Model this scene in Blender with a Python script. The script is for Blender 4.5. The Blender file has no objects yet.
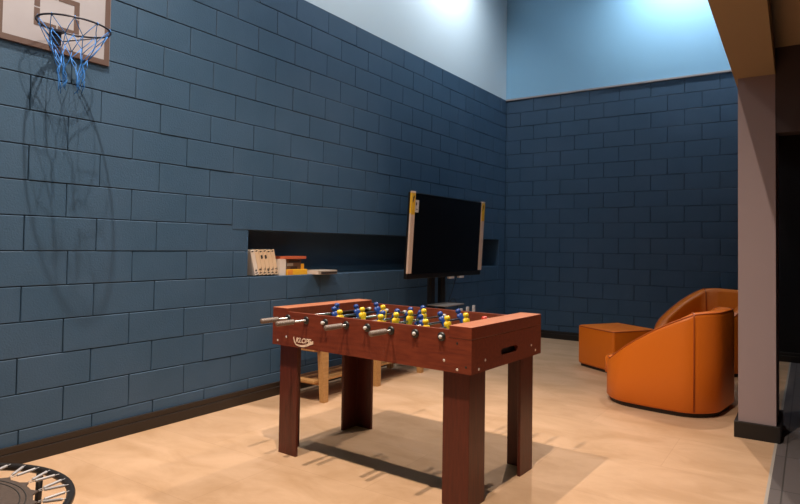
import bpy, bmesh, math, random
from mathutils import Vector, Matrix
from math import sin, cos, pi, radians

scene = bpy.context.scene
COL = scene.collection
random.seed(7)

# ------------------------------------------------------------------ camera
cam_d = bpy.data.cameras.new('camera')
cam = bpy.data.objects.new('camera', cam_d)
COL.objects.link(cam)
yaw, pitch, roll = 0.5675, 0.0288, 0.0137
Fv = Vector((-sin(yaw) * cos(pitch), cos(yaw) * cos(pitch), sin(pitch)))
R0 = Vector((cos(yaw), sin(yaw), 0))
U0 = R0.cross(Fv)
Rv = R0 * cos(roll) + U0 * sin(roll)
Uv = -R0 * sin(roll) + U0 * cos(roll)
cam.matrix_world = Matrix(((Rv.x, Uv.x, -Fv.x, 3.7262), (Rv.y, Uv.y, -Fv.y, 0.0), (Rv.z, Uv.z, -Fv.z, 1.239), (0, 0, 0, 1)))
cam_d.sensor_width = 36
cam_d.lens = 591.74 / 800 * 36
cam_d.shift_x = (400 - 432.75) / 800
cam_d.shift_y = (229.73 - 252) / 800
cam_d.clip_start = 0.02
scene.camera = cam

# ------------------------------------------------------------------ world, light, exposure
w = bpy.data.worlds.new('world')
scene.world = w
w.use_nodes = True
w.node_tree.nodes['Background'].inputs[0].default_value = (0.5, 0.55, 0.7, 1)
w.node_tree.nodes['Background'].inputs[1].default_value = 0.0
scene.view_settings.view_transform = 'Standard'
scene.view_settings.look = 'None'
scene.view_settings.gamma = 1
scene.view_settings.exposure = 0.1


def spot(x, y, z, power, col, angle=110, blend=0.6, radius=0.05, tx=None, ty=None, tz=0.0):
    l = bpy.data.lights.new('downlight', 'SPOT')
    l.energy = power
    l.color = col
    l.spot_size = radians(angle)
    l.spot_blend = blend
    l.shadow_soft_size = radius
    o = bpy.data.objects.new('downlight', l)
    COL.objects.link(o)
    o.location = (x, y, z)
    if tx is not None:
        d = Vector((tx, ty, tz)) - Vector((x, y, z))
        o.rotation_euler = d.to_track_quat('-Z', 'Y').to_euler()
    return o


WARM = (1.0, 0.85, 0.69)
# ceiling downlights of the tall room: a row at the near end, a row at the far end
spot(1.10, 1.30, 5.0, 760, WARM, 122, 1.0, 0.025)
spot(2.74, 1.30, 5.0, 760, WARM, 122, 1.0, 0.025)
# far row, turned towards the table
spot(1.10, 6.25, 5.0, 470, WARM, 52, 0.9, 0.025, 1.30, 2.8)
spot(2.74, 6.25, 5.0, 470, WARM, 52, 0.9, 0.025, 2.50, 2.8)
# wall washers close to the pale upper walls, turned to the wall
COOL = (0.90, 0.96, 1.0)
spot(0.55, 3.60, 5.15, 205, COOL, 140, 1.0, 0.05, -0.35, 3.6, 3.9)
spot(0.55, 6.00, 5.15, 205, COOL, 140, 1.0, 0.05, -0.35, 6.0, 3.9)
spot(2.45, 7.25, 5.15, 205, COOL, 140, 1.0, 0.05, 2.45, 8.15, 3.9)


# ------------------------------------------------------------------ materials
def mat(name, col, rough=0.5, metal=0.0, spec=0.5, noise=None, bump=None, coat=0.0, stretch=(1, 1, 1)):
    """noise=(scale, colour2, lo, hi); bump=(scale, strength, distance)"""
    m = bpy.data.materials.new(name)
    m.use_nodes = True
    nt = m.node_tree
    b = nt.nodes['Principled BSDF']
    b.inputs['Base Color'].default_value = (*col, 1)
    b.inputs['Roughness'].default_value = rough
    b.inputs['Metallic'].default_value = metal
    b.inputs['Specular IOR Level'].default_value = spec
    b.inputs['Coat Weight'].default_value = coat
    if noise or bump:
        tc = nt.nodes.new('ShaderNodeTexCoord')
        mp = nt.nodes.new('ShaderNodeMapping')
        mp.inputs['Scale'].default_value = stretch
        nt.links.new(tc.outputs['Object'], mp.inputs['Vector'])
    if noise:
        n = nt.nodes.new('ShaderNodeTexNoise')
        n.inputs['Scale'].default_value = noise[0]
        n.inputs['Detail'].default_value = 6
        n.inputs['Roughness'].default_value = 0.6
        nt.links.new(mp.outputs[0], n.inputs['Vector'])
        r = nt.nodes.new('ShaderNodeValToRGB')
        r.color_ramp.elements[0].position = noise[2]
        r.color_ramp.elements[0].color = (*col, 1)
        r.color_ramp.elements[1].position = noise[3]
        r.color_ramp.elements[1].color = (*noise[1], 1)
        nt.links.new(n.outputs['Fac'], r.inputs['Fac'])
        nt.links.new(r.outputs['Color'], b.inputs['Base Color'])
    if bump:
        n2 = nt.nodes.new('ShaderNodeTexNoise')
        n2.inputs['Scale'].default_value = bump[0]
        n2.inputs['Detail'].default_value = 5
        nt.links.new(mp.outputs[0], n2.inputs['Vector'])
        bp = nt.nodes.new('ShaderNodeBump')
        bp.inputs['Strength'].default_value = bump[1]
        bp.inputs['Distance'].default_value = bump[2]
        nt.links.new(n2.outputs['Fac'], bp.inputs['Height'])
        nt.links.new(bp.outputs[0], b.inputs['Normal'])
    return m


def floor_material():
    m = mat('floor_vinyl', (0.62, 0.45, 0.29), 0.42, spec=0.35)
    nt = m.node_tree
    b = nt.nodes['Principled BSDF']
    tc = nt.nodes.new('ShaderNodeTexCoord')
    mp = nt.nodes.new('ShaderNodeMapping')
    mp.inputs['Scale'].default_value = (1.0, 2.0, 1.0)
    mp.inputs['Rotation'].default_value = (0, 0, 0.35)
    nt.links.new(tc.outputs['Object'], mp.inputs['Vector'])
    n1 = nt.nodes.new('ShaderNodeTexNoise')
    n1.inputs['Scale'].default_value = 2.1
    n1.inputs['Detail'].default_value = 7
    n1.inputs['Roughness'].default_value = 0.62
    n1.inputs['Distortion'].default_value = 0.6
    nt.links.new(mp.outputs[0], n1.inputs['Vector'])
    r = nt.nodes.new('ShaderNodeValToRGB')
    e = r.color_ramp.elements
    e[0].position, e[0].color = 0.34, (0.45, 0.275, 0.157, 1)
    e[1].position, e[1].color = 0.62, (0.56, 0.360, 0.228, 1)
    nt.links.new(n1.outputs['Fac'], r.inputs['Fac'])
    # large tile joints
    br = nt.nodes.new('ShaderNodeTexBrick')
    br.offset = 0.5
    br.inputs['Scale'].default_value = 1.0
    br.inputs['Brick Width'].default_value = 1.2
    br.inputs['Row Height'].default_value = 0.6
    br.inputs['Mortar Size'].default_value = 0.0022
    br.inputs['Color1'].default_value = (1, 1, 1, 1)
    br.inputs['Color2'].default_value = (0.94, 0.93, 0.92, 1)
    br.inputs['Mortar'].default_value = (0.86, 0.84, 0.82, 1)
    nt.links.new(tc.outputs['Object'], br.inputs['Vector'])
    mx = nt.nodes.new('ShaderNodeMix')
    mx.data_type = 'RGBA'
    mx.blend_type = 'MULTIPLY'
    mx.inputs['Factor'].default_value = 1
    nt.links.new(r.outputs['Color'], mx.inputs['A'])
    nt.links.new(br.outputs['Color'], mx.inputs['B'])
    nt.links.new(mx.outputs['Result'], b.inputs['Base Color'])
    return m


def hall_floor_material():
    m = mat('hall_tile', (0.10, 0.085, 0.08), 0.5, spec=0.3)
    nt = m.node_tree
    b = nt.nodes['Principled BSDF']
    tc = nt.nodes.new('ShaderNodeTexCoord')
    br = nt.nodes.new('ShaderNodeTexBrick')
    br.offset = 0.0
    br.inputs['Scale'].default_value = 1.0
    br.inputs['Brick Width'].default_value = 0.6
    br.inputs['Row Height'].default_value = 0.6
    br.inputs['Mortar Size'].default_value = 0.004
    br.inputs['Color1'].default_value = (0.115, 0.098, 0.10, 1)
    br.inputs['Color2'].default_value = (0.095, 0.083, 0.085, 1)
    br.inputs['Mortar'].default_value = (0.05, 0.045, 0.045, 1)
    nt.links.new(tc.outputs['Object'], br.inputs['Vector'])
    nt.links.new(br.outputs['Color'], b.inputs['Base Color'])
    return m


def block_material():
    m = mat('painted_block', (0.034, 0.077, 0.137), 0.55, spec=0.4,
            noise=(2.2, (0.042, 0.086, 0.150), 0.4, 0.65), bump=(95, 0.28, 0.006))
    return m


M = dict(
    block=block_material(),
    mortar=mat('painted_joint', (0.012, 0.026, 0.043), 0.8, spec=0.1),
    mortar_b=mat('painted_joint_far', (0.019, 0.042, 0.074), 0.7, spec=0.2),
    upper_l=mat('pale_grey_blue_paint', (0.55, 0.64, 0.70), 0.6, spec=0.3),
    upper_b=mat('light_blue_paint', (0.25, 0.47, 0.66), 0.6, spec=0.3),
    ceil=mat('ceiling_paint', (0.12, 0.12, 0.12), 0.8),
    beam=mat('tan_paint', (0.36, 0.26, 0.155), 0.7, spec=0.2, bump=(140, 0.1, 0.002)),
    low_ceil=mat('brown_paint', (0.40, 0.29, 0.18), 0.7, spec=0.2),
    column=mat('pinkish_grey_paint', (0.32, 0.245, 0.255), 0.7, spec=0.2, bump=(120, 0.1, 0.002)),
    header=mat('shaded_column_paint', (0.075, 0.055, 0.057), 0.7, spec=0.2),  # column paint in shade; the shade is put into this darker colour
    dark_wall=mat('unlit_wall_tone', (0.014, 0.012, 0.013), 0.7, spec=0.2),  # darkness of the unlit hall painted in as a near-black colour
    floor=floor_material(),
    hall=hall_floor_material(),
    base=mat('dark_wood_baseboard', (0.016, 0.009, 0.006), 0.42, noise=(30, (0.022, 0.013, 0.009), 0.4, 0.7), stretch=(4, 1, 20)),
    base_black=mat('black_baseboard', (0.008, 0.006, 0.006), 0.45),
    ledge=mat('pale_ledge', (0.34, 0.30, 0.29), 0.6),
    strip=mat('joint_strip', (0.35, 0.31, 0.28), 0.5),
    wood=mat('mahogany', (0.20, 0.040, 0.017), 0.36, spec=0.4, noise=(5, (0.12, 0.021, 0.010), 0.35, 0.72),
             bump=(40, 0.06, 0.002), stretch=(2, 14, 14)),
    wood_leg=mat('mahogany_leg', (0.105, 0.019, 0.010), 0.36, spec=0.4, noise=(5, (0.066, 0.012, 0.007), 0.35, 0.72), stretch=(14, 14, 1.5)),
    wood_toplit=mat('mahogany_toplit', (0.42, 0.150, 0.072), 0.42, spec=0.4, noise=(5, (0.32, 0.100, 0.046), 0.35, 0.72), stretch=(14, 2, 14)),  # same mahogany; light from above is put into this paler tone
    pine=mat('pine', (0.50, 0.27, 0.10), 0.5, noise=(6, (0.40, 0.20, 0.07), 0.4, 0.7), stretch=(12, 1, 12)),
    steel=mat('chrome', (0.30, 0.30, 0.31), 0.28, 1.0),
    screw=mat('screw_zinc', (0.8, 0.76, 0.72), 0.35, 0.6),
    black=mat('black_plastic', (0.012, 0.012, 0.013), 0.4),
    rubber=mat('black_rubber', (0.02, 0.02, 0.02), 0.6),
    grip=mat('grey_brown_grip', (0.17, 0.125, 0.105), 0.45, bump=(260, 0.3, 0.002)),
    cap_grey=mat('grey_rod_cap', (0.62, 0.61, 0.60), 0.4),
    blue=mat('blue_plastic', (0.007, 0.040, 0.22), 0.4),
    yellow=mat('yellow_plastic', (0.78, 0.50, 0.02), 0.35),
    field=mat('field_green', (0.05, 0.13, 0.06), 0.5),
    white=mat('white_print', (0.8, 0.78, 0.74), 0.5),
    logo=mat('cream_print', (0.86, 0.66, 0.50), 0.5),
    red=mat('red_plastic', (0.50, 0.03, 0.015), 0.35),
    screen=mat('tv_screen', (0.003, 0.003, 0.004), 0.12, spec=0.35),
    tv_black=mat('tv_case', (0.008, 0.007, 0.007), 0.3),
    wrap=mat('foam_edge_strip', (0.66, 0.48, 0.38), 0.7),
    sticker=mat('yellow_sticker', (0.80, 0.45, 0.02), 0.5),
    label=mat('pale_label', (0.62, 0.58, 0.58), 0.5),
    stand=mat('stand_black', (0.006, 0.006, 0.007), 0.5),
    shelf=mat('grey_shelf', (0.22, 0.19, 0.18), 0.45),
    leather=mat('orange_leather', (0.66, 0.155, 0.007), 0.45, spec=0.4, bump=(60, 0.06, 0.004)),
    piping=mat('orange_piping', (0.40, 0.080, 0.006), 0.5),
    foot=mat('dark_foot', (0.02, 0.012, 0.01), 0.5),
    board=mat('pinkish_white_board', (0.35, 0.33, 0.36), 0.5, noise=(3, (0.32, 0.30, 0.33), 0.4, 0.7)),
    board_brown=mat('brown_line', (0.10, 0.060, 0.050), 0.5),
    rim=mat('dark_rim', (0.035, 0.035, 0.05), 0.4, 0.5),
    net=mat('blue_net', (0.03, 0.19, 0.58), 0.6),
    mat_black=mat('jumping_mat', (0.052, 0.034, 0.027), 0.7, noise=(60, (0.066, 0.044, 0.035), 0.4, 0.6), bump=(400, 0.2, 0.001)),
    tube=mat('black_tube', (0.022, 0.018, 0.017), 0.35, 0.3),
    spring=mat('spring_steel', (0.36, 0.345, 0.36), 0.5, 0.3),
    cream=mat('cream_paper', (0.74, 0.52, 0.34), 0.6, noise=(28, (0.10, 0.055, 0.04), 0.60, 0.66), stretch=(1, 1.6, 0.6)),
    cream2=mat('pale_card', (0.72, 0.60, 0.52), 0.6),
    ink=mat('dark_print', (0.03, 0.02, 0.018), 0.6),
    orange_red=mat('red_orange_card', (0.52, 0.11, 0.045), 0.5),
    box_yellow=mat('yellow_card', (0.85, 0.42, 0.02), 0.5),
    box_orange=mat('orange_card', (0.80, 0.25, 0.03), 0.5),
    box_brown=mat('brown_card', (0.13, 0.065, 0.035), 0.5),
    grey_card=mat('grey_beige_card', (0.36, 0.30, 0.25), 0.6),
)


# ------------------------------------------------------------------ helpers
def new():
    return bmesh.new()


def box(bm, x0, x1, y0, y1, z0, z1, bev=0.0, seg=2, M4=None):
    vs = [bm.verts.new(v) for v in ((x0, y0, z0), (x1, y0, z0), (x1, y1, z0), (x0, y1, z0),
                                    (x0, y0, z1), (x1, y0, z1), (x1, y1, z1), (x0, y1, z1))]
    fs = [bm.faces.new([vs[i] for i in f]) for f in ((3, 2, 1, 0), (4, 5, 6, 7), (0, 1, 5, 4), (1, 2, 6, 5), (2, 3, 7, 6), (3, 0, 4, 7))]
    allv = vs
    if bev > 0:
        es = list({e for f in fs for e in f.edges})
        r = bmesh.ops.bevel(bm, geom=es, offset=bev, segments=seg, affect='EDGES', profile=0.5)
        allv = list({v for f in r['faces'] for v in f.verts} | {v for v in vs if v.is_valid})
    if M4 is not None:
        bmesh.ops.transform(bm, matrix=M4, verts=allv)
    return allv


def ring_pts(c, a, b, r, n):
    return [c + a * (r * cos(2 * pi * i / n)) + b * (r * sin(2 * pi * i / n)) for i in range(n)]


def tube(bm, pts, rad, n=10, closed=False, caps=True):
    """sweep a round section along a list of points; rad a number or a list"""
    P = [Vector(p) for p in pts]
    k = len(P)
    rads = rad if isinstance(rad, (list, tuple)) else [rad] * k
    rings = []
    up = None
    for i in range(k):
        if closed:
            t = (P[(i + 1) % k] - P[i - 1]).normalized()
        else:
            t = (P[min(i + 1, k - 1)] - P[max(i - 1, 0)]).normalized()
        if up is None:
            ref = Vector((0, 0, 1)) if abs(t.z) < 0.9 else Vector((1, 0, 0))
            a = t.cross(ref).normalized()
        else:
            a = (up - t * up.dot(t)).normalized()
        b = t.cross(a)
        up = a
        rings.append([bm.verts.new(q) for q in ring_pts(P[i], a, b, rads[i], n)])
    m = k if closed else k - 1
    for i in range(m):
        A, B = rings[i], rings[(i + 1) % k]
        for j in range(n):
            f = bm.faces.new((A[j], A[(j + 1) % n], B[(j + 1) % n], B[j]))
            f.smooth = True
    if caps and not closed:
        bm.faces.new(list(reversed(rings[0])))
        bm.faces.new(rings[-1])


def lathe(bm, prof, axis_o, axis_d, n=20):
    """prof: (radius, distance along axis) pairs"""
    o = Vector(axis_o)
    d = Vector(axis_d).normalized()
    ref = Vector((0, 0, 1)) if abs(d.z) < 0.9 else Vector((1, 0, 0))
    a = d.cross(ref).normalized()
    b = d.cross(a)
    rings = []
    for r, h in prof:
        c = o + d * h
        rings.append([bm.verts.new(c)] if r < 1e-6 else [bm.verts.new(q) for q in ring_pts(c, a, b, r, n)])
    for A, B in zip(rings, rings[1:]):
        for j in range(n):
            k = (j + 1) % n
            if len(A) == 1 and len(B) == 1:
                continue
            if len(A) == 1:
                f = bm.faces.new((A[0], B[k], B[j]))
            elif len(B) == 1:
                f = bm.faces.new((A[j], A[k], B[0]))
            else:
                f = bm.faces.new((A[j], A[k], B[k], B[j]))
            f.smooth = True


def prism(bm, poly, z0, z1, axis='z'):
    """extrude a 2-D polygon"""
    def P(u, v, t):
        return (u, v, t) if axis == 'z' else ((t, u, v) if axis == 'x' else (u, t, v))
    A = [bm.verts.new(P(u, v, z0)) for u, v in poly]
    B = [bm.verts.new(P(u, v, z1)) for u, v in poly]
    bm.faces.new(list(reversed(A)))
    bm.faces.new(B)
    n = len(poly)
    for i in range(n):
        bm.faces.new((A[i], A[(i + 1) % n], B[(i + 1) % n], B[i]))


def obj(name, bm, m, parent=None, loc=None):
    bmesh.ops.recalc_face_normals(bm, faces=bm.faces[:])
    me = bpy.data.meshes.new(name)
    bm.to_mesh(me)
    bm.free()
    for x in (m if isinstance(m, (list, tuple)) else [m]):
        me.materials.append(x)
    o = bpy.data.objects.new(name, me)
    COL.objects.link(o)
    if parent:
        o.parent = parent
    if loc:
        o.location = loc
    return o


def tag(o, label, cat, group=None):
    o['label'] = label
    o['category'] = cat
    if group:
        o['group'] = group
    return o


def thing(name, label, cat, loc=(0, 0, 0), rz=0, group=None):
    o = bpy.data.objects.new(name, None)
    COL.objects.link(o)
    o.location = loc
    o.rotation_euler = (0, 0, rz)
    o.empty_display_size = 0.1
    return tag(o, label, cat, group)


def struct(name, bm, m):
    o = obj(name, bm, m)
    o['kind'] = 'structure'
    return o


def copy_tree(o, parent=None):
    c = o.copy()
    COL.objects.link(c)
    if parent:
        c.parent = parent
    for ch in list(o.children):
        copy_tree(ch, c)
    return c


def face_mat(o, idx, test):
    for p in o.data.polygons:
        if test(p.center, p.normal):
            p.material_index = idx


# ------------------------------------------------------------------ the setting
ZR = 1.184          # height of the joint line at eye level; courses are 0.2 m
ZTOP = ZR + 2.2     # top of the block work
Y1 = 7.80           # far wall
YB = -2.4           # wall behind the camera
ZC = 5.3            # ceiling of the tall room
XB = 3.54           # room side of the beam line
NY0, NY1, NZ0, NZ1, ND = 3.148, 7.60, 0.979, 1.353, 0.24   # the long niche


def block(bm, a0, a1, z0, z1, frame, rnd):
    """one block face: bevelled slab standing 9 mm proud of the joint plane"""
    g = 0.0024
    a0 += g
    a1 -= g
    z0 += g
    z1 -= g
    if a1 - a0 < 0.012 or z1 - z0 < 0.012:
        return
    j = rnd.uniform(-0.0015, 0.0015)
    tl = [rnd.uniform(-0.0013, 0.0013) for _ in range(4)]
    bv = 0.0030
    dp = 0.0
    out = [frame(a0, z0, -0.013), frame(a1, z0, -0.013), frame(a1, z1, -0.013), frame(a0, z1, -0.013)]
    mid = [frame(a0, z0, dp + j - 0.003), frame(a1, z0, dp + j - 0.003), frame(a1, z1, dp + j - 0.003), frame(a0, z1, dp + j - 0.003)]
    inn = [frame(a0 + bv, z0 + bv, j + tl[0]), frame(a1 - bv, z0 + bv, j + tl[1]), frame(a1 - bv, z1 - bv, j + tl[2]), frame(a0 + bv, z1 - bv, j + tl[3])]
    O = [bm.verts.new(v) for v in out]
    Q = [bm.verts.new(v) for v in mid]
    I = [bm.verts.new(v) for v in inn]
    bm.faces.new(I)
    for i in range(4):
        k = (i + 1) % 4
        bm.faces.new((Q[i], Q[k], I[k], I[i]))
        bm.faces.new((O[i], O[k], Q[k], Q[i]))


def quad(bm, *pts, mi=0):
    f = bm.faces.new([bm.verts.new(p) for p in pts])
    f.material_index = mi
    return f


# left block wall with the niche
bm = new()
rnd = random.Random(3)
frL = lambda a, z, d: (d, a, z)
offL = {-4: -0.018, -2: -0.01, 0: -0.006, 2: 0.006, 4: 0.003, 10: 0.04, -5: 0.008, -3: -0.003, -1: 0.008, 1: -0.007, 3: -0.01, 9: 0.003, 6: 0.015, 8: 0.03, 7: -0.004}
for k in range(-6, 11):
    z0, z1 = ZR + 0.2 * k, ZR + 0.2 * (k + 1)
    z0 = max(z0, 0.0)
    ph = (1.5765 if k % 2 == 0 else 1.7983) + offL.get(k, 0)
    c = -5
    while ph + 0.4 * c < Y1:
        a0, a1 = ph + 0.4 * c, min(ph + 0.4 * (c + 1), Y1)
        c += 1
        if a1 <= 0.3:
            continue
        if k in (-1, 0):                      # niche courses
            if a0 < NY0 < a1:
                block(bm, a0, NY0 + 0.0032, z0, z1, frL, rnd)
                continue
            if a0 >= NY0 and a1 <= NY1:
                continue
            if a0 < NY1 < a1:
                block(bm, NY1 - 0.0032, a1, z0, z1, frL, rnd)
                continue
        zz0 = z0
        zz1 = z1
        if k == 1 and a0 > NY0 - 0.2 and a1 < NY1 + 0.2:
            zz0 = NZ1 - 0.0032
        if k == -2 and a0 > NY0 - 0.2 and a1 < NY1 + 0.2:
            zz1 = NZ0 + 0.0032
        block(bm, a0, a1, zz0, zz1, frL, rnd)
nb = len(bm.faces)
d = -0.0128
yl = YB
for (ya, yb_, za, zb) in ((yl, NY0, 0, ZTOP), (NY1, Y1, 0, ZTOP), (NY0, NY1, 0, NZ0), (NY0, NY1, NZ1, ZTOP)):
    quad(bm, (d, ya, za), (d, yb_, za), (d, yb_, zb), (d, ya, zb), mi=1)
# niche lining
n0 = -0.003
quad(bm, (n0, NY0, NZ0), (n0, NY1, NZ0), (-ND, NY1, NZ0), (-ND, NY0, NZ0))
quad(bm, (n0, NY0, NZ1), (n0, NY1, NZ1), (-ND, NY1, NZ1), (-ND, NY0, NZ1))
quad(bm, (-ND, NY0, NZ0), (-ND, NY1, NZ0), (-ND, NY1, NZ1), (-ND, NY0, NZ1))
quad(bm, (n0, NY0, NZ0), (n0, NY0, NZ1), (-ND, NY0, NZ1), (-ND, NY0, NZ0))
quad(bm, (n0, NY1, NZ0), (n0, NY1, NZ1), (-ND, NY1, NZ1), (-ND, NY1, NZ0))
# back of the wall and its top
quad(bm, (-0.32, YB, 0), (-0.32, Y1, 0), (-0.32, Y1, ZTOP), (-0.32, YB, ZTOP), mi=1)
quad(bm, (0.0, YB, ZTOP), (0.0, Y1, ZTOP), (-0.32, Y1, ZTOP), (-0.32, YB, ZTOP))
struct('wall_left', bm, [M['block'], M['mortar']])

# back block wall
bm = new()
XBW = 3.30
frB = lambda a, z, dd: (a, Y1 - dd, z)
for k in range(-6, 11):
    z0, z1 = max(ZR + 0.2 * k, 0), ZR + 0.2 * (k + 1)
    ph = (1.6246 if k % 2 == 0 else 1.8256)
    c = -6
    while ph + 0.4 * c < XBW:
        a0, a1 = max(ph + 0.4 * c, 0), min(ph + 0.4 * (c + 1), XBW)
        c += 1
        if a1 <= 0:
            continue
        block(bm, a0, a1, z0, z1, frB, rnd)
quad(bm, (-0.01, Y1 + 0.0128, 0), (XBW, Y1 + 0.0128, 0), (XBW, Y1 + 0.0128, ZTOP), (-0.01, Y1 + 0.0128, ZTOP), mi=1)
quad(bm, (-0.01, Y1, ZTOP), (XBW, Y1, ZTOP), (XBW, Y1 + 0.3, ZTOP), (-0.01, Y1 + 0.3, ZTOP))
quad(bm, (-0.01, Y1 + 0.3, 0), (XBW, Y1 + 0.3, 0), (XBW, Y1 + 0.3, ZTOP), (-0.01, Y1 + 0.3, ZTOP), mi=1)
struct('wall_back', bm, [M['block'], M['mortar_b']])

bm = new()
box(bm, -0.2, -0.006, YB, Y1, ZTOP + 0.0005, ZC)
struct('wall_left_upper', bm, M['upper_l'])
bm = new()
box(bm, -0.2, XB + 0.2, Y1 + 0.004, Y1 + 0.2, ZTOP + 0.0005, ZC)
struct('wall_back_upper', bm, M['upper_b'])
bm = new()
box(bm, 0.0, XBW, Y1 - 0.022, Y1 + 0.003, ZTOP - 0.012, ZTOP + 0.012, 0.003)
struct('trim_1', bm, M['ledge'])
# wall above the beam, closing the tall room on the right
bm = new()
prism(bm, [(3.41, YB), (3.62, YB), (3.40, Y1), (3.33, Y1)], 2.60, ZC)
struct('wall_right_upper', bm, M['upper_l'])
bm = new()
box(bm, -0.2, 3.7, YB, Y1 + 0.2, ZC, ZC + 0.1)
struct('ceiling', bm, M['ceil'])
# the beam on the column, with its slight skew
bm = new()
prism(bm, [(3.436, YB), (3.664, YB), (3.538, 4.475), (3.535, 4.94), (3.40, Y1), (3.23, Y1)], 2.41, 2.60)
struct('beam', bm, M['beam'])
bm = new()
box(bm, 3.318, 3.538, 4.475, 4.94, 0, 2.41)
struct('column', bm, M['column'])
bm = new()
box(bm, 3.5385, 7.0, 4.478, 4.62, 2.02, 2.585)
struct('wall_hall_header', bm, M['header'])
bm = new()
prism(bm, [(3.66, YB), (7.0, YB), (7.0, Y1), (3.45, Y1)], 2.585, 2.70)
struct('ceiling_low', bm, M['low_ceil'])
bm = new()
box(bm, XBW, 7.0, Y1, Y1 + 0.2, 0, 2.7)
struct('wall_hall_back', bm, M['dark_wall'])
bm = new()
box(bm, 7.0, 7.2, YB, Y1 + 0.2, 0, 2.7)
struct('wall_hall_right', bm, M['dark_wall'])
bm = new()
box(bm, -0.2, 7.0, YB - 0.2, YB, 0, ZC)
struct('wall_front', bm, M['block'])
bm = new()
box(bm, -0.3, 3.53, YB, Y1 + 0.1, -0.1, 0)
struct('floor', bm, M['floor'])
bm = new()
box(bm, 3.545, 7.0, YB, Y1 + 0.1, -0.1, 0)
struct('floor_hall', bm, M['hall'])
bm = new()
box(bm, 3.53, 3.545, YB, Y1, -0.1, 0.0015)
struct('trim_2', bm, M['strip'])


def baseboard(name, runs, m):
    bm = new()
    for (x0, x1, y0, y1, dx0, dx1, dy0, dy1) in runs:
        box(bm, x0, x1, y0, y1, 0, 0.070, 0.003)
        box(bm, x0 + dx0, x1 + dx1, y0 + dy0, y1 + dy1, 0.070, 0.108, 0.004)
    struct(name, bm, m)


baseboard('baseboard_left', [(0.0025, 0.026, YB, Y1 - 0.028, 0, -0.007, 0, 0)], M['base'])
baseboard('baseboard_back', [(0.0, XBW - 0.02, Y1 - 0.026, Y1 - 0.0025, 0, 0, 0.007, 0)], M['base_black'])
bm = new()
for (x0, x1, y0, y1) in ((3.294, 3.562, 4.451, 4.4745), (3.294, 3.3175, 4.4745, 4.964), (3.5385, 3.562, 4.4745, 4.964), (3.3175, 3.5385, 4.9405, 4.964)):
    box(bm, x0, x1, y0, y1, 0, 0.105, 0.002)
struct('baseboard_column', bm, M['base_black'])
baseboard('baseboard_hall', [(XBW + 0.02, 6.99, Y1 - 0.024, Y1 - 0.0005, 0, 0, 0.006, 0)], M['base_black'])

# ------------------------------------------------------------------ foosball table
ft = thing('foosball_table', 'reddish brown wooden foosball table with blue and yellow players in the middle of the floor', 'foosball table', (1.721, 2.839, 0), -0.048)
L2, W2 = 0.698, 0.376
ZB, ZRIM, ZCAP = 0.645, 0.845, 0.866
UB = [-0.565, -0.411, -0.258, -0.098, 0.055, 0.215, 0.370, 0.529]
panels = []
for s in (-1, 1):
    bm = new()
    y0, y1 = (-W2, -W2 + 0.022) if s < 0 else (W2 - 0.022, W2)
    # board notched at both ends for the caps
    poly = [(-L2, ZB), (L2, ZB), (L2, 0.806), (0.571, 0.806), (0.571, ZRIM), (-0.571, ZRIM), (-0.571, 0.806), (-L2, 0.806)]
    prism(bm, poly, y0, y1, axis='y')
    panels.append(obj('side_panel', bm, M['wood'], ft))
endp = []
for s in (-1, 1):
    bm = new()
    x0, x1 = (-L2, -L2 + 0.022) if s < 0 else (L2 - 0.022, L2)
    # end board with an oval hand slot cut through it
    hx, hz, hr = 0.0, 0.713, 0.017
    hl = 0.075
    N = 8
    slot = [(hx + hl + hr * cos(a), hz + hr * sin(a)) for a in [-pi / 2 + pi * i / N for i in range(N + 1)]] + \
           [(hx - hl + hr * cos(a), hz + hr * sin(a)) for a in [pi / 2 + pi * i / N for i in range(N + 1)]]
    yo = W2 - 0.0225
    outer = [(yo, ZB), (yo, 0.806), (-yo, 0.806), (-yo, ZB)]
    for x in (x0, x1):
        so = [bm.verts.new((x, a, b)) for a, b in slot]
        oo = [bm.verts.new((x, a, b)) for a, b in outer]
        n = len(so)
        # right half and left half fans
        bm.faces.new([oo[0], oo[1]] + [so[i] for i in range(N, -1, -1)])
        bm.faces.new([oo[1], oo[2], so[N + 1], so[N]])
        bm.faces.new([oo[2], oo[3]] + [so[i] for i in range(2 * N + 1, N, -1)])
        bm.faces.new([oo[3], oo[0], so[0], so[2 * N + 1]])
        if x == x0:
            s0, o0 = so, oo
    for i in range(n):
        bm.faces.new((s0[i], s0[(i + 1) % n], so[(i + 1) % n], so[i]))
    for i in range(4):
        bm.faces.new((o0[i], o0[(i + 1) % 4], oo[(i + 1) % 4], oo[i]))
    e = obj('end_panel', bm, M['wood'], ft)
    endp.append(e)
    bm = new()
    if s < 0:
        box(bm, -L2 + 0.024, -L2 + 0.05, -0.12, 0.12, 0.68, 0.745)
    else:
        box(bm, L2 - 0.05, L2 - 0.024, -0.12, 0.12, 0.68, 0.745)
    obj('ball_return', bm, M['black'], ft)
    bm = new()
    xa, xb = (-L2 - 0.0006, -0.5715) if s < 0 else (0.5715, L2 + 0.0006)
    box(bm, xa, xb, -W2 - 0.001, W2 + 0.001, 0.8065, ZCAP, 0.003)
    c = obj('end_cap', bm, M['wood_toplit'], ft)
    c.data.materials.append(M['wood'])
    face_mat(c, 1, lambda ce, no: no.z < 0.5)  # only the top face keeps the painted-in lighter tone
    for (yy, zz) in ((-0.248, 0.697), (-0.308, 0.662), (0.254, 0.705), (0.305, 0.672)):
        bm = new()
        lathe(bm, [(0, 0.003), (0.005, 0.002), (0.007, 0)], (L2 * s, yy, zz), (s, 0, 0), 10)
        obj('screw', bm, M['screw'], e)
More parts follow.
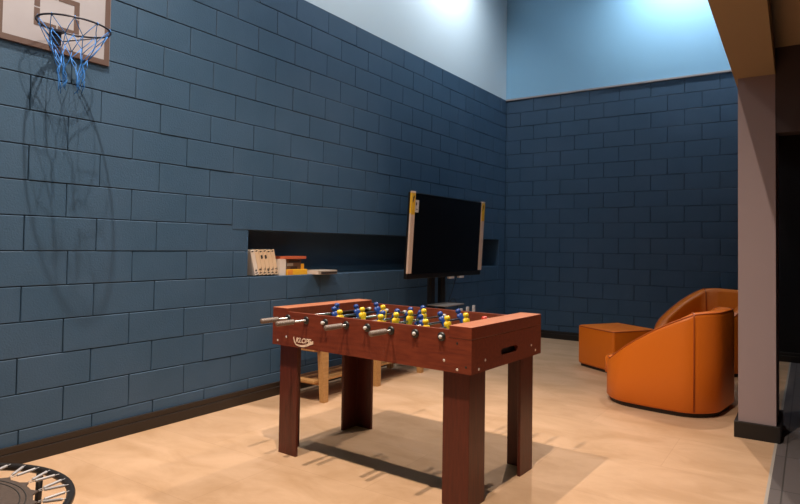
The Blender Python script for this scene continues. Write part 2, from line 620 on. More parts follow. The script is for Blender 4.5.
for (uu, zz) in ((-0.652, 0.671), (-0.578, 0.697), (0.544, 0.696), (0.619, 0.661)):
    bm = new()
    lathe(bm, [(0, 0.003), (0.005, 0.002), (0.007, 0)], (uu, -W2, zz), (0, -1, 0), 10)
    obj('screw', bm, M['screw'], panels[0])
for (uu, zz) in ((0.618, 0.784), (0.668, 0.678)):
    bm = new()
    lathe(bm, [(0, 0.0012), (0.005, 0.0012), (0.006, 0)], (uu, -W2, zz), (0, -1, 0), 10)
    obj('peg_hole', bm, M['black'], panels[0])
# playing field
bm = new()
box(bm, -L2 + 0.03, L2 - 0.03, -W2 + 0.023, W2 - 0.023, 0.715, 0.727)
pf = obj('playing_field', bm, M['field'], ft)
bm = new()
box(bm, -0.004, 0.004, -W2 + 0.03, W2 - 0.03, 0.727, 0.7275)
for sx in (-1, 1):
    box(bm, sx * 0.40 - 0.004, sx * 0.40 + 0.004, -0.2, 0.2, 0.727, 0.7275)
    for yy in (-0.2, 0.2):
        xs = sorted((sx * 0.40, sx * 0.655))
        box(bm, xs[0], xs[1], yy - 0.004, yy + 0.004, 0.727, 0.7275)
tube(bm, [(0.09 * cos(a), 0.09 * sin(a), 0.727) for a in [2 * pi * i / 28 for i in range(28)]], 0.003, 6, closed=True)
obj('field_lines', bm, M['white'], pf)
# logo: word over a swoosh on the front panel
cu = bpy.data.curves.new('logo_text', 'FONT')
cu.body = 'KLOPF'
cu.size = 0.050
cu.shear = 0.28
cu.extrude = 0.0006
cu.offset = 0.0012
cu.space_character = 0.92
to = bpy.data.objects.new('logo_text', cu)
COL.objects.link(to)
bpy.context.view_layer.update()
me = bpy.data.meshes.new_from_object(to.evaluated_get(bpy.context.evaluated_depsgraph_get()))
bpy.data.objects.remove(to)
bm = new()
bm.from_mesh(me)
xs = [v.co.x for v in bm.verts]
kx = 0.128 / (max(xs) - min(xs))
for v in bm.verts:
    x, y, z = v.co
    v.co = (-0.494 + (x - min(xs)) * kx, -W2 - 0.0008 - z, 0.676 + y * 0.78)
up, lo = [], []
for i in range(21):
    t = i / 20
    if t < 0.3:
        s_ = t / 0.3
        cx_, cz_ = -0.511 + 0.020 * s_ ** 2, 0.705 - 0.042 * s_
        wd = 0.004
        nx, nz = 1, 0.35
    else:
        s_ = (t - 0.3) / 0.7
        cx_, cz_ = -0.491 + 0.142 * s_, 0.663 - 0.008 * sin(pi * min(1, s_ * 1.2)) + 0.024 * s_ ** 2
        wd = 0.004 + 0.0055 * s_
        nx, nz = 0, 1
    up.append((cx_ + nx * wd, cz_ + nz * wd))
    lo.append((cx_ - nx * wd, cz_ - nz * wd))
for i in range(20):
    q = [up[i], up[i + 1], lo[i + 1], lo[i]]
    bm.faces.new([bm.verts.new((a, -W2 - 0.0014, b)) for a, b in q])
obj('brand_logo', bm, M['logo'], panels[0])

# L-section legs
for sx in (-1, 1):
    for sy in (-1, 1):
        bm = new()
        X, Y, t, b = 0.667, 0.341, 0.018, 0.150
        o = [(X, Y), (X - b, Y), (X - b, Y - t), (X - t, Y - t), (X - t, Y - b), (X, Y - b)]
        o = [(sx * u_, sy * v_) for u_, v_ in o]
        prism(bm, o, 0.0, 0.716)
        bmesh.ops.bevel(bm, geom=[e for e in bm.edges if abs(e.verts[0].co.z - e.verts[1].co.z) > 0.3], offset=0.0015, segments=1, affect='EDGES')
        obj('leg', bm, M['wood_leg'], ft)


def player_mesh(m):
    bm = new()
    # head
    lathe(bm, [(0, 0.058), (0.009, 0.057), (0.0135, 0.050), (0.014, 0.043), (0.012, 0.036), (0.007, 0.031), (0.007, 0.026)], (0, 0, 0), (0, 0, 1), 12)
    # torso with shoulders
    secs = [(0.030, 0.011, 0.010), (0.024, 0.021, 0.012), (0.012, 0.022, 0.013), (0.0, 0.018, 0.013), (-0.012, 0.016, 0.012), (-0.03, 0.014, 0.011), (-0.052, 0.010, 0.009), (-0.058, 0.011, 0.013), (-0.068, 0.012, 0.016)]
    rings = []
    for z, hy, hx in secs:
        off = 0.004 if z < -0.05 else 0
        rings.append([bm.verts.new((hx * cos(a) * (1 if abs(cos(a)) > .3 else .9) + off, hy * sin(a), z)) for a in [2 * pi * i / 12 for i in range(12)]])
    for A, B in zip(rings, rings[1:]):
        for j in range(12):
            f = bm.faces.new((A[j], A[(j + 1) % 12], B[(j + 1) % 12], B[j]))
            f.smooth = True
    bm.faces.new(rings[-1])
    bm.faces.new(rings[0])
    bmesh.ops.recalc_face_normals(bm, faces=bm.faces[:])
    me = bpy.data.meshes.new('player')
    bm.to_mesh(me)
    bm.free()
    me.materials.append(m)
    return me


PM = {'b': player_mesh(M['blue']), 'y': player_mesh(M['yellow']), 'r': player_mesh(M['red'])}
# rods: (team, handle in front?, players along v, spin, distance of grip or end knob from the centre line)
RODS = [('b', True, (0.02,), 0.15, 0.447), ('b', True, (-0.136, 0.06, 0.254), -0.35, 0.467), ('y', False, (-0.258, -0.066, 0.128), 0.1, 0.398),
        ('b', True, (-0.095, 0.038, 0.168, 0.297), 0.45, 0.41), ('y', False, (-0.275, -0.142, -0.012, 0.121), -0.1, 0.396),
        ('b', True, (-0.092, 0.10, 0.292), -0.5, 0.414), ('y', False, (-0.281, -0.084, 0.105), 0.12, 0.386), ('r', False, (0.03,), 0.0, 0.386)]
ZROD = 0.808
for u_, (team, front, pl, spin, ext) in zip(UB, RODS):
    sgn = -1 if front else 1            # side of the handle
    bm = new()
    hs_ = ext if front else 0.43        # start of the grip
    ke_ = 0.385 if front else ext       # end knob on the other side
    ends = sorted((sgn * (hs_ + 0.12), -sgn * ke_))
    tube(bm, [(u_, ends[0], ZROD), (u_, ends[1], ZROD)], 0.0062, 12)
    rod = obj('rod', bm, M['steel'], ft)
    bm = new()
    g0 = sgn * hs_
    prof = [(0.007, -0.004)]
    for i in range(7):
        h = 0.004 + i * 0.0155
        prof += [(0.0105, h), (0.0150, h + 0.004), (0.0150, h + 0.010), (0.0105, h + 0.0135)]
    prof += [(0.0150, 0.117), (0.012, 0.123), (0, 0.125)]
    lathe(bm, prof, (u_, g0, ZROD), (0, sgn, 0), 16)
    obj('handle', bm, M['grip'], rod)
    bm = new()
    lathe(bm, [(0, 0.008), (0.007, 0.0075), (0.0095, 0.004), (0.0095, -0.006), (0.006, -0.008)], (u_, -sgn * ke_, ZROD), (0, -sgn, 0), 14)
    obj('end_knob', bm, M['cap_grey'], rod)
    for s in (-1, 1):
        bm = new()
        lathe(bm, [(0.0066, 0.009), (0.014, 0.009), (0.0175, 0.006), (0.0225, 0.003), (0.0225, -0.0005)], (u_, s * W2, ZROD), (0, s, 0), 20)
        obj('bushing', bm, M['black'], ft)
        # inner collar with its bumper spring
        bm = new()
        lathe(bm, [(0.0066, 0.0), (0.011, 0.0), (0.0115, 0.012), (0.010, 0.022), (0.0066, 0.022)], (u_, s * (W2 - 0.022), ZROD), (0, -s, 0), 14)
        obj('bumper', bm, M['cap_grey'] if s > 0 else M['black'], ft)
    for v_ in pl:
        o = bpy.data.objects.new('player', PM[team])
        COL.objects.link(o)
        o.parent = rod
        o.location = (u_, v_, ZROD)
        o.rotation_euler = (0, spin, 0 if team == 'b' else pi)
        o.scale = (1.15, 1.32, 1.08)
# ------------------------------------------------------------------ armchairs, ottoman


def outline(L, W, rf, rb, n=9):
    """closed plan outline; front at -x. returns list of (point, tangent-angle)"""
    pts = []

    def arc(cx, cy, r, a0, a1, m):
        for i in range(m + 1):
            a = a0 + (a1 - a0) * i / m
            pts.append((cx + r * cos(a), cy + r * sin(a), cos(a), sin(a)))
    l, w_ = L / 2, W / 2

    def line(x0, y0, x1, y1, nx, ny, m):
        for i in range(1, m):
            t = i / m
            pts.append((x0 + (x1 - x0) * t, y0 + (y1 - y0) * t, nx, ny))
    arc(-l + rf, -w_ + rf, rf, pi, 1.5 * pi, n)
    line(-l + rf, -w_, l - rb, -w_, 0, -1, 14)
    arc(l - rb, -w_ + rb, rb, -pi / 2, 0, n + 3)
    if w_ - rb > 1e-3:
        line(l, -w_ + rb, l, w_ - rb, 1, 0, 4)
    arc(l - rb, w_ - rb, rb, 0, pi / 2, n + 3)
    line(l - rb, w_, -l + rf, w_, 0, 1, 14)
    arc(-l + rf, w_ - rf, rf, pi / 2, pi, n)
    line(-l, w_ - rf, -l, -w_ + rf, -1, 0, 6)
    return pts


def make_armchair(label, loc, rz, L=0.90, W=0.81, hf=0.355, hs=0.765, hb=0.776, xs=0.315):
    """front faces local -x"""
    rf, rb, t = 0.25, 0.24, 0.12
    r = thing('armchair', label, 'armchair', loc, rz, 'orange leather tub armchairs')
    # the long sides swell a little in the middle
    O = [(x, y * (1 + 0.11 * max(0.0, 1 - (x / (0.5 * L)) ** 2)), nx, ny) for x, y, nx, ny in outline(L, W - 0.05, rf, rb)]
    x_a = -L / 2 + 0.09

    def hgt(x):
        if x <= x_a:
            return hf
        if x < xs:
            s = (x - x_a) / (xs - x_a)
            s2 = s + 0.085 * sin(pi * s)
            return hf + (hs - hf) * s2
        return hs + (hb - hs) * sin(0.5 * pi * min(1, (x - xs) / (L / 2 - xs)))
    bm = new()
    rings = []
    top = []
    for x, y, nx, ny in O:
        h = hgt(x)
        front_panel = x < -L / 2 + 0.03 and abs(y) < W / 2 - rf - 0.02
        if front_panel:
            h = 0.30
        # (inset along -normal, z)
        rec = 0.07 * max(0, min(1, (x - xs + 0.1) / 0.2))     # the back leans out of the seat
        prof = [(0.012, 0.035), (0.0, 0.05), (0.0, h * 0.5), (0.0, h - 0.030), (0.006, h - 0.010), (0.022, h),
                (0.06, h + 0.006), (t - 0.022, h), (t - 0.006, h - 0.010), (t, h - 0.03), (t + rec, 0.40), (t + rec, 0.22)]
        ring = []
        for ins, z in prof:
            px, py = x - nx * ins, y - ny * ins
            ring.append(bm.verts.new((px, py, z)))
        rings.append(ring)
        top.append((x - nx * 0.008, y - ny * 0.008, h - 0.004))
    k = len(rings)
    for i in range(k):
        A, B = rings[i], rings[(i + 1) % k]
        for j in range(len(A) - 1):
            f = bm.faces.new((A[j], A[j + 1], B[j + 1], B[j]))
            f.smooth = True
    bm.faces.new([rg[0] for rg in rings])
    obj('shell', bm, M['leather'], r)
    # piping: along the outer top edge and the two upright seams
    edge = [(p, o) for p, o in zip(top, O) if not (o[0] < -L / 2 + 0.03 and abs(o[1]) < W / 2 - rf + 0.01)]
    i0 = next(i for i, (p, o) in enumerate(edge) if o[1] < 0)
    pts = [p for p, o in edge]
    bm = new()
    tube(bm, pts, 0.0055, 8)
    obj('edge_piping', bm, M['piping'], r)
    for s in (-1, 1):
        bm = new()
        h = hgt(xs)
        xc = max(0.0, xs - (L / 2 - rb))
        Wy = ((W - 0.05) / 2 - rb + math.sqrt(rb * rb - xc * xc)) * (1 + 0.11 * (1 - (xs / (0.5 * L)) ** 2))
        nx_, ny_ = xc / rb, math.sqrt(1 - (xc / rb) ** 2)

        def sp(ins, z):
            return (xs - nx_ * ins, s * (Wy - ny_ * ins), z)
        tube(bm, [sp(-0.001, 0.05), sp(-0.001, h - 0.03), sp(0.005, h - 0.009), sp(0.022, h + 0.001), sp(0.06, h + 0.007), sp(t - 0.022, h + 0.001), sp(t + 0.001, h - 0.03), sp(t + 0.036, 0.41)], 0.0065, 8)
        obj('seam_piping', bm, M['piping'], r)
    # seat cushion: same plan, inset, with a soft crown
    ins = t + 0.004
    S = []
    for x, y, nx, ny in outline(L - 2 * ins + ins - 0.01, W - 2 * ins, 0.05, rb - ins if rb - ins > 0.05 else 0.1, 6):
        S.append((x - ins / 2 + 0.005, y, nx, ny))
    bm = new()
    prev = None
    secs = [(0.0, 0.22), (0.0, 0.335), (0.010, 0.352), (0.03, 0.362), (0.10, 0.370), (0.2, 0.374)]
    rg = []
    for di, z in secs:
        rg.append([bm.verts.new((x - nx * di, y - ny * di, z)) for x, y, nx, ny in S])
    for A, B in zip(rg, rg[1:]):
        for j in range(len(A)):
            f = bm.faces.new((A[j], A[(j + 1) % len(A)], B[(j + 1) % len(A)], B[j]))
            f.smooth = True
    bm.faces.new(rg[0])
    bm.faces.new(rg[-1])
    obj('seat_cushion', bm, M['leather'], r)
    # recessed plinth
    bm = new()
    A = [bm.verts.new((x * 0.93, y * 0.93, 0.0)) for x, y, _, _ in O]
    B = [bm.verts.new((x * 0.93, y * 0.93, 0.04)) for x, y, _, _ in O]
    for j in range(len(A)):
        bm.faces.new((A[j], A[(j + 1) % len(A)], B[(j + 1) % len(A)], B[j]))
    bm.faces.new(A)
    bm.faces.new(B)
    obj('plinth', bm, M['foot'], r)
    return r


make_armchair('nearer orange leather tub armchair, its outer side turned to the camera, beside the column', (2.748, 5.160, 0), -0.15)
far_chair = make_armchair('farther orange leather tub armchair by the blue block wall, its curved inside showing', (2.80, 6.82, 0), radians(52))
far_chair.scale = (1.05, 1.05, 1.05)

ot = thing('ottoman', 'orange leather cube ottoman standing before the two armchairs', 'ottoman', (2.015, 6.27, 0), radians(-33))
bm = new()
box(bm, -0.275, 0.275, -0.275, 0.275, 0.025, 0.425, 0.028, 4)
for f in bm.faces:
    f.smooth = True
for v in bm.verts:
    if v.co.z > 0.4:
        v.co.z += 0.014 * max(0, 1 - (v.co.x / 0.29) ** 2) * max(0, 1 - (v.co.y / 0.29) ** 2) + 0.006
obj('cushion_body', bm, M['leather'], ot)
bm = new()
q = 0.272
rr = 0.03
loop = []
for cx_, cy_, a0 in ((q - rr, q - rr, 0), (-q + rr, q - rr, pi / 2), (-q + rr, -q + rr, pi), (q - rr, -q + rr, 1.5 * pi)):
    for i in range(5):
        a = a0 + pi / 2 * i / 4
        loop.append((cx_ + rr * cos(a), cy_ + rr * sin(a), 0.419))
tube(bm, loop, 0.006, 8, closed=True)
obj('edge_piping', bm, M['piping'], ot)
bm = new()
box(bm, -0.25, 0.25, -0.25, 0.25, 0, 0.03)
obj('plinth', bm, M['foot'], ot)

# ------------------------------------------------------------------ television on its stand
TVY0, TVY1, TVH = 4.828, 6.388, 0.846
tv = thing('television', 'large black flat television with foam strips still on its side edges', 'television', (0.35, (TVY0 + TVY1) / 2, 0.938), 0)
tilt = math.atan2(0.045, TVH)
TW = (TVY1 - TVY0) / 2
TM = Matrix.Rotation(tilt, 4, 'Y')


def tvbox(bm, x0, x1, y0, y1, z0, z1, bev=0.0):
    box(bm, x0, x1, y0, y1, z0, z1, bev, 2, TM)


bm = new()
tvbox(bm, -0.040, 0.0, -TW, TW, -0.028, TVH, 0.004)
tvbox(bm, -0.085, -0.045, -TW * 0.55, TW * 0.55, 0.12, TVH * 0.7, 0.01)
obj('case', bm, M['tv_black'], tv)
bm = new()
tvbox(bm, 0.0, 0.0025, -TW + 0.012, TW - 0.012, 0.022, TVH - 0.012)
obj('screen', bm, M['screen'], tv)
for s in (-1, 1):
    bm = new()
    y0, y1 = (-TW - 0.004, -TW + 0.066) if s < 0 else (TW - 0.082, TW + 0.004)
    tvbox(bm, -0.012, 0.0085, y0, y1, 0.03, TVH + 0.008, 0.003)
    st = obj('foam_strip', bm, M['wrap'], tv)
    bm = new()
    tvbox(bm, 0.0085, 0.0097, y0 + 0.006, y1 - 0.006, TVH - 0.225, TVH - 0.01)
    if s < 0:
        tvbox(bm, -0.010, 0.0097, y0 - 0.0012, y0, TVH - 0.215, TVH - 0.01)
    sk = obj('yellow_sticker', bm, M['sticker'], st)
    bm = new()
    ym = (y0 + y1) / 2
    # small dark pictogram: a bent arrow mark
    tvbox(bm, 0.0098, 0.0104, ym - 0.012, ym + 0.004, TVH - 0.085, TVH - 0.05)
    tvbox(bm, 0.0098, 0.0104, ym - 0.004, ym + 0.012, TVH - 0.062, TVH - 0.035)
    tvbox(bm, 0.0098, 0.0104, ym - 0.016, ym - 0.006, TVH - 0.105, TVH - 0.08)
    obj('sticker_mark', bm, M['ink'], sk)
bm = new()
tvbox(bm, 0.003, 0.004, -TW + 0.068, -TW + 0.135, TVH - 0.20, TVH - 0.075)
lb = obj('paper_label', bm, M['label'], tv)
bm = new()
tvbox(bm, 0.0041, 0.0045, -TW + 0.080, -TW + 0.10, TVH - 0.13, TVH - 0.10)
tvbox(bm, 0.0041, 0.0045, -TW + 0.084, -TW + 0.12, TVH - 0.172, TVH - 0.165)
obj('label_print', bm, M['ink'], lb)
for yy in (0.05, 0.27):
    bm = new()
    tvbox(bm, -0.03, 0.004, yy, yy + 0.10, -0.050, -0.028)
    obj('bracket_tab', bm, M['label'], tv)

ts = thing('tv_stand', 'black two pole stand with grey shelves carrying the television', 'tv stand', (0.2, 5.60, 0), 0)
for yy in (-0.085, 0.135):
    bm = new()
    box(bm, -0.025, 0.025, yy - 0.045, yy + 0.045, 0.04, 1.55, 0.006)
    obj('pole', bm, M['stand'], ts)
for (xe_, za_) in ((0.071, 1.18), (0.083, 1.42)):
    bm = new()
    box(bm, 0.026, xe_, -0.3, 0.3, za_, za_ + 0.04, 0.003)
    obj('mounting_plate', bm, M['stand'], ts)
bm = new()
box(bm, 0.026, 0.28, -0.20, 0.17, 0.600, 0.613, 0.003)
obj('shelf', bm, M['shelf'], ts)
bm = new()
box(bm, -0.02, 0.40, -0.36, 0.40, 0.335, 0.355, 0.004)
obj('lower_shelf', bm, M['shelf'], ts)
for yy in (-0.30, 0.35):
    bm = new()
    box(bm, -0.15, 0.42, yy - 0.03, yy + 0.03, 0.05, 0.09, 0.006)
    obj('foot_bar', bm, M['stand'], ts)
    bm = new()
    box(bm, 0.33, 0.37, yy - 0.02, yy + 0.02, 0.09, 0.335, 0.003)
    obj('shelf_post', bm, M['stand'], ts)
bm = new()
box(bm, -0.03, 0.03, -0.27, 0.32, 0.05, 0.09, 0.006)
obj('base_bar', bm, M['stand'], ts)
for yy in (-0.30, 0.35):
    for xx in (-0.12, 0.38):
        bm = new()
        lathe(bm, [(0, -0.012), (0.022, -0.012), (0.025, -0.008), (0.025, 0.008), (0.022, 0.012), (0, 0.012)], (xx, yy, 0.025), (0, 1, 0), 16)
        obj('caster', bm, M['rubber'], ts)
for i, (yy, lab) in enumerate(((5.55, 'leftmost of three slim pale boxes below the television'), (5.69, 'middle one of three slim pale boxes below the television'), (5.83, 'rightmost of three slim pale boxes below the television'))):
    bm = new()
    h = (0.224, 0.232, 0.238)[i]
    box(bm, -0.012, 0.012, -0.017, 0.017, 0.0, h, 0.003)
    o = obj('slim_box', bm, M['label'], None, (0.565, yy, 0.356))
    tag(o, lab, 'box', 'slim pale boxes on the tv stand')
bm = new()
pts = []
for i in range(40):
    t = i / 39
    pts.append((0.30 - 0.28 * min(1, t * 2.2) + 0.003, 6.02 + 0.38 * t + 0.07 * sin(7 * t), 0.99 - 0.62 * t + 0.14 * sin(9 * t)))
pts = [(max(0.012, x), y, z) for x, y, z in pts]
tube(bm, pts, 0.0045, 8)
tag(obj('cable', bm, M['black']), 'thin black cable looping down the wall behind the television', 'cable')

# ------------------------------------------------------------------ low pine bench by the wall
pb = thing('bench', 'low pine slatted bench with a lower shelf along the blue block wall', 'bench', (0.30, 4.20, 0), 0)
for (yy0, yy1) in ((-0.80, 0.77),):
    for i in range(4):
        bm = new()
        box(bm, -0.185 + i * 0.0925, -0.185 + i * 0.0925 + 0.085, yy0, yy1, 0.415, 0.44, 0.003)
        obj('seat_slat', bm, M['pine'], pb)
    for i in range(3):
        bm = new()
        box(bm, -0.135 + i * 0.0925, -0.135 + i * 0.0925 + 0.088, yy0 + 0.05, yy1 - 0.04, 0.150, 0.170, 0.003)
        obj('shelf_slat', bm, M['pine'], pb)
for sx in (-1, 1):
    for yy in (-0.68, 0.0, 0.69):
        bm = new()
        tw, bw = 0.032, 0.024
        xt, xb_ = sx * 0.165, sx * 0.185
        A = [(xt - tw, yy - tw), (xt + tw, yy - tw), (xt + tw, yy + tw), (xt - tw, yy + tw)]
        B = [(xb_ - bw, yy - bw), (xb_ + bw, yy - bw), (xb_ + bw, yy + bw), (xb_ - bw, yy + bw)]
        va = [bm.verts.new((*p, 0.415)) for p in A]
        vb = [bm.verts.new((*p, 0.0)) for p in B]
        for j in range(4):
            bm.faces.new((va[j], va[(j + 1) % 4], vb[(j + 1) % 4], vb[j]))
        bm.faces.new(va)
        bm.faces.new(vb)
        obj('leg', bm, M['pine'], pb)
for yy in (-0.68, 0.0, 0.69):
    for (hx_, za_, zb_) in ((0.13, 0.125, 0.150), (0.12, 0.385, 0.415)):
        bm = new()
        box(bm, -hx_, hx_, yy - 0.012, yy + 0.012, za_, zb_, 0.002)
        obj('cross_rail', bm, M['pine'], pb)

# ------------------------------------------------------------------ books and boxes in the niche
lean = radians(15)
bt = 0.039
words_ = ['first book from the left of the leaning cream books in the wall niche', 'second book from the left of the leaning cream books in the wall niche',
          'third book from the left of the leaning cream books in the wall niche', 'fourth book from the left of the leaning cream books in the wall niche',
          'fifth book from the left of the leaning cream books in the wall niche', 'sixth book from the left of the leaning cream books in the wall niche']
for i in range(6):
    y0 = 3.254 + i * (bt + 0.0015) / cos(lean)
    h = 0.205 + (0.004 if i % 2 else 0)
    b_ = thing('book', words_[i], 'book', (-0.035, y0, NZ0 + 0.0085), 0, 'leaning books in the niche')
    b_.rotation_euler = (lean, 0, 0)
    bm = new()
    box(bm, -0.15, 0.0, 0.0, bt, 0.0, h, 0.002)
    obj('cover', bm, M['cream2'] if i == 0 else M['cream'], b_)
    bm = new()
    box(bm, 0.0, 0.0006, bt * 0.2, bt * 0.8, 0.012, 0.02)
    box(bm, 0.0, 0.0006, bt * 0.3, bt * 0.7, 0.03 + 0.008 * (i % 3), 0.045 + 0.006 * (i % 2))
    if i in (2, 3):
        box(bm, 0.0, 0.0006, bt * 0.25, bt * 0.75, 0.135, 0.165)
    box(bm, 0.0, 0.0006, bt * 0.2, bt * 0.75, h - 0.014, h - 0.004)
    obj('spine_print', bm, M['ink'], b_)


def card(name, label, m, y0, y1, z0, z1, x0=-0.19, x1=-0.03, cat='box'):
    bm = new()
    box(bm, x0, x1, y0, y1, z0, z1, 0.002)
    return tag(obj(name, bm, m), label, cat)


card('white_box', 'pale upright box between the leaning books and the yellow box', M['cream2'], 3.522, 3.590, NZ0, NZ0 + 0.138, -0.20, -0.04)
yb = thing('yellow_box', 'flat yellow and orange board game box at the bottom of the niche pile', 'box', (0, 0, NZ0), 0)
bm = new()
box(bm, -0.20, -0.03, 3.597, 3.835, 0, 0.048, 0.002)
obj('box_body', bm, M['box_yellow'], yb)
bm = new()
box(bm, -0.0302, -0.0292, 3.60, 3.66, 0.003, 0.045)
obj('orange_panel', bm, M['box_orange'], yb)
db = thing('brown_box', 'dark brown printed box on top of the flat yellow box', 'box', (0, 0, NZ0 + 0.0485), 0)
bm = new()
box(bm, -0.19, -0.05, 3.604, 3.775, 0, 0.086, 0.002)
obj('box_body', bm, M['box_brown'], db)
bm = new()
box(bm, -0.0502, -0.0492, 3.63, 3.76, 0.058, 0.078)
box(bm, -0.0502, -0.0492, 3.65, 3.73, 0.006, 0.024)
obj('dark_print', bm, M['ink'], db)
bm = new()
box(bm, -0.0502, -0.0492, 3.61, 3.68, 0.03, 0.053)
obj('tan_print', bm, M['grey_card'], db)
card('small_yellow_box', 'small yellow box standing beside the brown box', M['box_yellow'], 3.778, 3.823, NZ0 + 0.0485, NZ0 + 0.095, -0.16, -0.06)
bm = new()
lp = []
for i in range(28):
    a = 2 * pi * i / 28
    sx_ = 1 if cos(a) > 0 else -1
    sy_ = 1 if sin(a) > 0 else -1
    lp.append((-0.11 + 0.085 * sx_ * abs(cos(a)) ** 0.6, 3.70 + 0.155 * sy_ * abs(sin(a)) ** 0.6))
prism(bm, lp, NZ0 + 0.139, NZ0 + 0.162)
tag(obj('red_board', bm, M['orange_red']), 'thin red board lying across the top of the niche pile', 'board')
gb = thing('grey_board_box', 'flat grey beige board box jutting out from the niche sill', 'box', (0.0, 0, NZ0), 0)
bm = new()
box(bm, -0.17, 0.075, 3.87, 4.11, 0, 0.036, 0.002)
obj('box_body', bm, M['grey_card'], gb)
bm = new()
box(bm, 0.075, 0.0762, 3.90, 4.105, 0.004, 0.024)
obj('dark_edge', bm, M['ink'], gb)
bm = new()
box(bm, -0.16, 0.07, 3.8685, 3.87, 0.002, 0.034)
obj('pale_end', bm, M['cream2'], gb)

# ------------------------------------------------------------------ basketball hoop on the left wall
BH = thing('basketball_hoop', 'pinkish white backboard with a dark hoop and a blue net high on the block wall', 'basketball hoop', (0.0, 1.699, 2.3445), 0)
bm = new()
box(bm, 0.004, 0.018, -0.311, 0.311, 0.0, 0.46, 0.002)
bb = obj('backboard', bm, M['board'], BH)
bm = new()
fx = (0.018, 0.0192)
box(bm, *fx, -0.308, 0.308, 0.0, 0.032)
box(bm, *fx, -0.308, 0.308, 0.428, 0.46)
box(bm, *fx, -0.308, -0.276, 0.032, 0.428)
box(bm, *fx, 0.276, 0.308, 0.032, 0.428)
box(bm, 0.0045, 0.018, -0.3115, 0.3085, -0.0015, 0.0)
obj('border', bm, M['board_brown'], bb)
bm = new()
s0, s1, t0_, t1_, lw, gp = -0.123, 0.123, 0.126, 0.335, 0.030, 0.004
zm = (t0_ + t1_) / 2
for (a0, a1) in ((t0_, zm - gp), (zm + gp, t1_)):
    box(bm, *fx, s0, s0 + lw, a0, a1)
    box(bm, *fx, s1 - lw, s1, a0, a1)
for (a0, a1) in ((s0 + lw, -gp), (gp, s1 - lw)):
    box(bm, *fx, a0, a1, t0_, t0_ + lw)
    box(bm, *fx, a0, a1, t1_ - lw, t1_)
obj('target_square', bm, M['board_brown'], bb)
RR, GAP, TAU, RZ0 = 0.180, 0.016, -0.039, 0.1085


def rimpt(a, r=RR, dz=0.0):
    dd = GAP + RR + r * cos(a)
    return Vector((0.060 + dd * cos(TAU), r * sin(a) - 0.020, RZ0 + dd * sin(TAU) - 0.021 * r * sin(a) + dz))


bm = new()
tube(bm, [rimpt(2 * pi * i / 56) for i in range(56)], 0.0055, 8, closed=True)
rim = obj('rim', bm, M['rim'], BH)
bm = new()
box(bm, 0.0195, 0.042, -0.044, 0.016, 0.040, 0.125, 0.003)
box(bm, 0.040, 0.088, -0.040, 0.012, 0.100, 0.117, 0.003)
tube(bm, [(0.04, 0.02, 0.065), rimpt(pi * 0.62) + Vector((0, 0, -0.004))], 0.0035, 6)
tube(bm, [(0.04, -0.036, 0.065), rimpt(-pi * 0.62) + Vector((0, 0, -0.004))], 0.0035, 6)
obj('bracket', bm, M['rim'], BH)
# net: diamond mesh that gathers and hangs in strands
bm = new()
rn = random.Random(11)
NL = 10


def strand(a, b, sag=0.004, r=0.0022):
    m_ = (a + b) / 2 + Vector((rn.uniform(-sag, sag), rn.uniform(-sag, sag), rn.uniform(-sag, sag)))
    tube(bm, [a, m_, b], r, 5)


cen = rimpt(0, 0.0)
P = [[rimpt(2 * pi * (i + 0.3) / NL) for i in range(NL)]]
# first knots halfway down the funnel, then the gathered ring of knots
row = []
for i in range(NL):
    a = 2 * pi * (i + 0.8) / NL
    row.append(rimpt(a, RR * 0.74, -0.085 + rn.uniform(-0.012, 0.012)))
P.append(row)
row = []
for i in range(NL):
    a = 2 * pi * (i + 1.3) / NL
    row.append(rimpt(a, RR * 0.46, -0.165 + rn.uniform(-0.015, 0.015)) + Vector((-0.02, 0, 0)))
P.append(row)
for li in range(2):
    for i in range(NL):
        strand(P[li][i], P[li + 1][i])
        strand(P[li][(i + 1) % NL], P[li + 1][i])
# four tangled tails
tails = [rimpt(2 * pi * (k_ + 0.35) / 4, RR * 0.34, -0.26) + Vector((-0.02, 0, 0)) for k_ in range(4)]
for i in range(NL):
    c_ = P[2][i]
    k_ = min(range(4), key=lambda q_: (tails[q_] - c_).length)
    for rep_ in range(2):
        pts = [c_]
        tx, ty = tails[k_].x, tails[k_].y
        zl = -0.31 - rn.uniform(0.0, 0.085)
        for q_ in range(1, 6):
            f_ = q_ / 5
            z_ = c_.z + (RZ0 + zl - c_.z) * f_
            g_ = min(1, f_ * 1.6)
            pts.append(Vector((c_.x + (tx - c_.x) * g_ + rn.uniform(-0.014, 0.014), c_.y + (ty - c_.y) * g_ + rn.uniform(-0.014, 0.014), z_)))
        tube(bm, pts, 0.0021, 5)
for i in range(NL):      # loops around the rim
    c_ = P[0][i]
    tube(bm, [c_ + Vector((0, 0, 0.008)), c_ + Vector((0.004, 0.004, 0)), c_ + Vector((0, 0, -0.01))], 0.003, 5)
obj('net', bm, M['net'], rim)

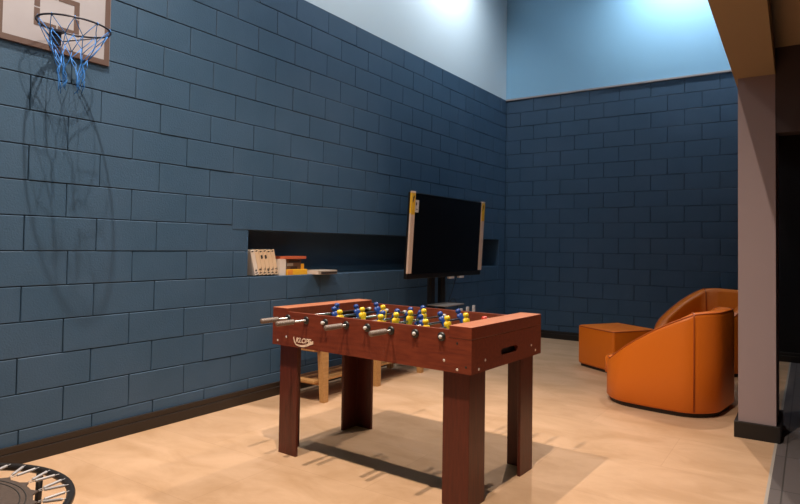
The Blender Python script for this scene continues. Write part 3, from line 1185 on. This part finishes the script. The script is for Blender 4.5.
# ------------------------------------------------------------------ mini trampoline
TZ = 0.24
tr = thing('mini_trampoline', 'round black mini trampoline with silver springs on the floor by the wall', 'trampoline', (0.963, 0.778, 0), 0)
RO = 0.543
bm = new()
tube(bm, [((RO) * cos(2 * pi * i / 72), (RO) * sin(2 * pi * i / 72), TZ - 0.014) for i in range(72)], 0.016, 10, closed=True)
obj('rim_frame', bm, M['tube'], tr)
RM = 0.415
bm = new()
NS = 22
edge = []
for i in range(NS * 4):
    a = 2 * pi * i / (NS * 4)
    edge.append((RM * (1.0 + (0.05 if i % 4 == 2 else 0.0)) * cos(a), RM * (1.0 + (0.05 if i % 4 == 2 else 0.0)) * sin(a)))
prism(bm, edge, TZ - 0.016, TZ - 0.010)
mt = obj('jumping_mat', bm, M['mat_black'], tr)
bm = new()
tube(bm, [(0.372 * cos(2 * pi * i / 64), 0.372 * sin(2 * pi * i / 64), TZ - 0.0095) for i in range(64)], 0.0022, 5, closed=True)
tube(bm, [(0.392 * cos(2 * pi * i / 64), 0.392 * sin(2 * pi * i / 64), TZ - 0.0095) for i in range(64)], 0.0022, 5, closed=True)
obj('mat_stitching', bm, M['rubber'], mt)
for i in range(NS):
    for s in (-1, 1):
        a = 2 * pi * (i + 0.5) / NS
        a2 = a + s * 0.075
        p0 = Vector(((RM + 0.022) * cos(a + s * 0.014), (RM + 0.022) * sin(a + s * 0.014), TZ - 0.010))
        p1 = Vector(((RO - 0.006) * cos(a2), (RO - 0.006) * sin(a2), TZ + 0.001))
        dv = (p1 - p0)
        bm = new()
        # coil body with hook ends
        prof = [(0.0018, 0.0), (0.0018, 0.018)]
        n_c = 16
        Ls = dv.length
        for k_ in range(n_c):
            h = 0.02 + (Ls - 0.036) * k_ / n_c
            hh = (Ls - 0.036) / n_c
            prof += [(0.0056, h), (0.0066, h + hh * 0.5)]
        prof += [(0.0056, Ls - 0.016), (0.0018, Ls - 0.014), (0.0018, Ls)]
        lathe(bm, prof, p0, dv, 8)
        obj('spring', bm, M['spring'], tr)
for i in range(6):
    a = 2 * pi * (i + 0.68) / 6
    bm = new()
    tube(bm, [((RO - 0.01) * cos(a), (RO - 0.01) * sin(a), TZ - 0.02), ((RO - 0.02) * cos(a), (RO - 0.02) * sin(a), 0.012)], 0.0135, 10)
    lg = obj('leg', bm, M['tube'], tr)
    bm = new()
    lathe(bm, [(0, 0), (0.021, 0), (0.021, 0.03), (0.016, 0.036), (0.0136, 0.036)], ((RO - 0.02) * cos(a), (RO - 0.02) * sin(a), 0), (0, 0, 1), 12)
    obj('rubber_foot', bm, M['rubber'], lg)
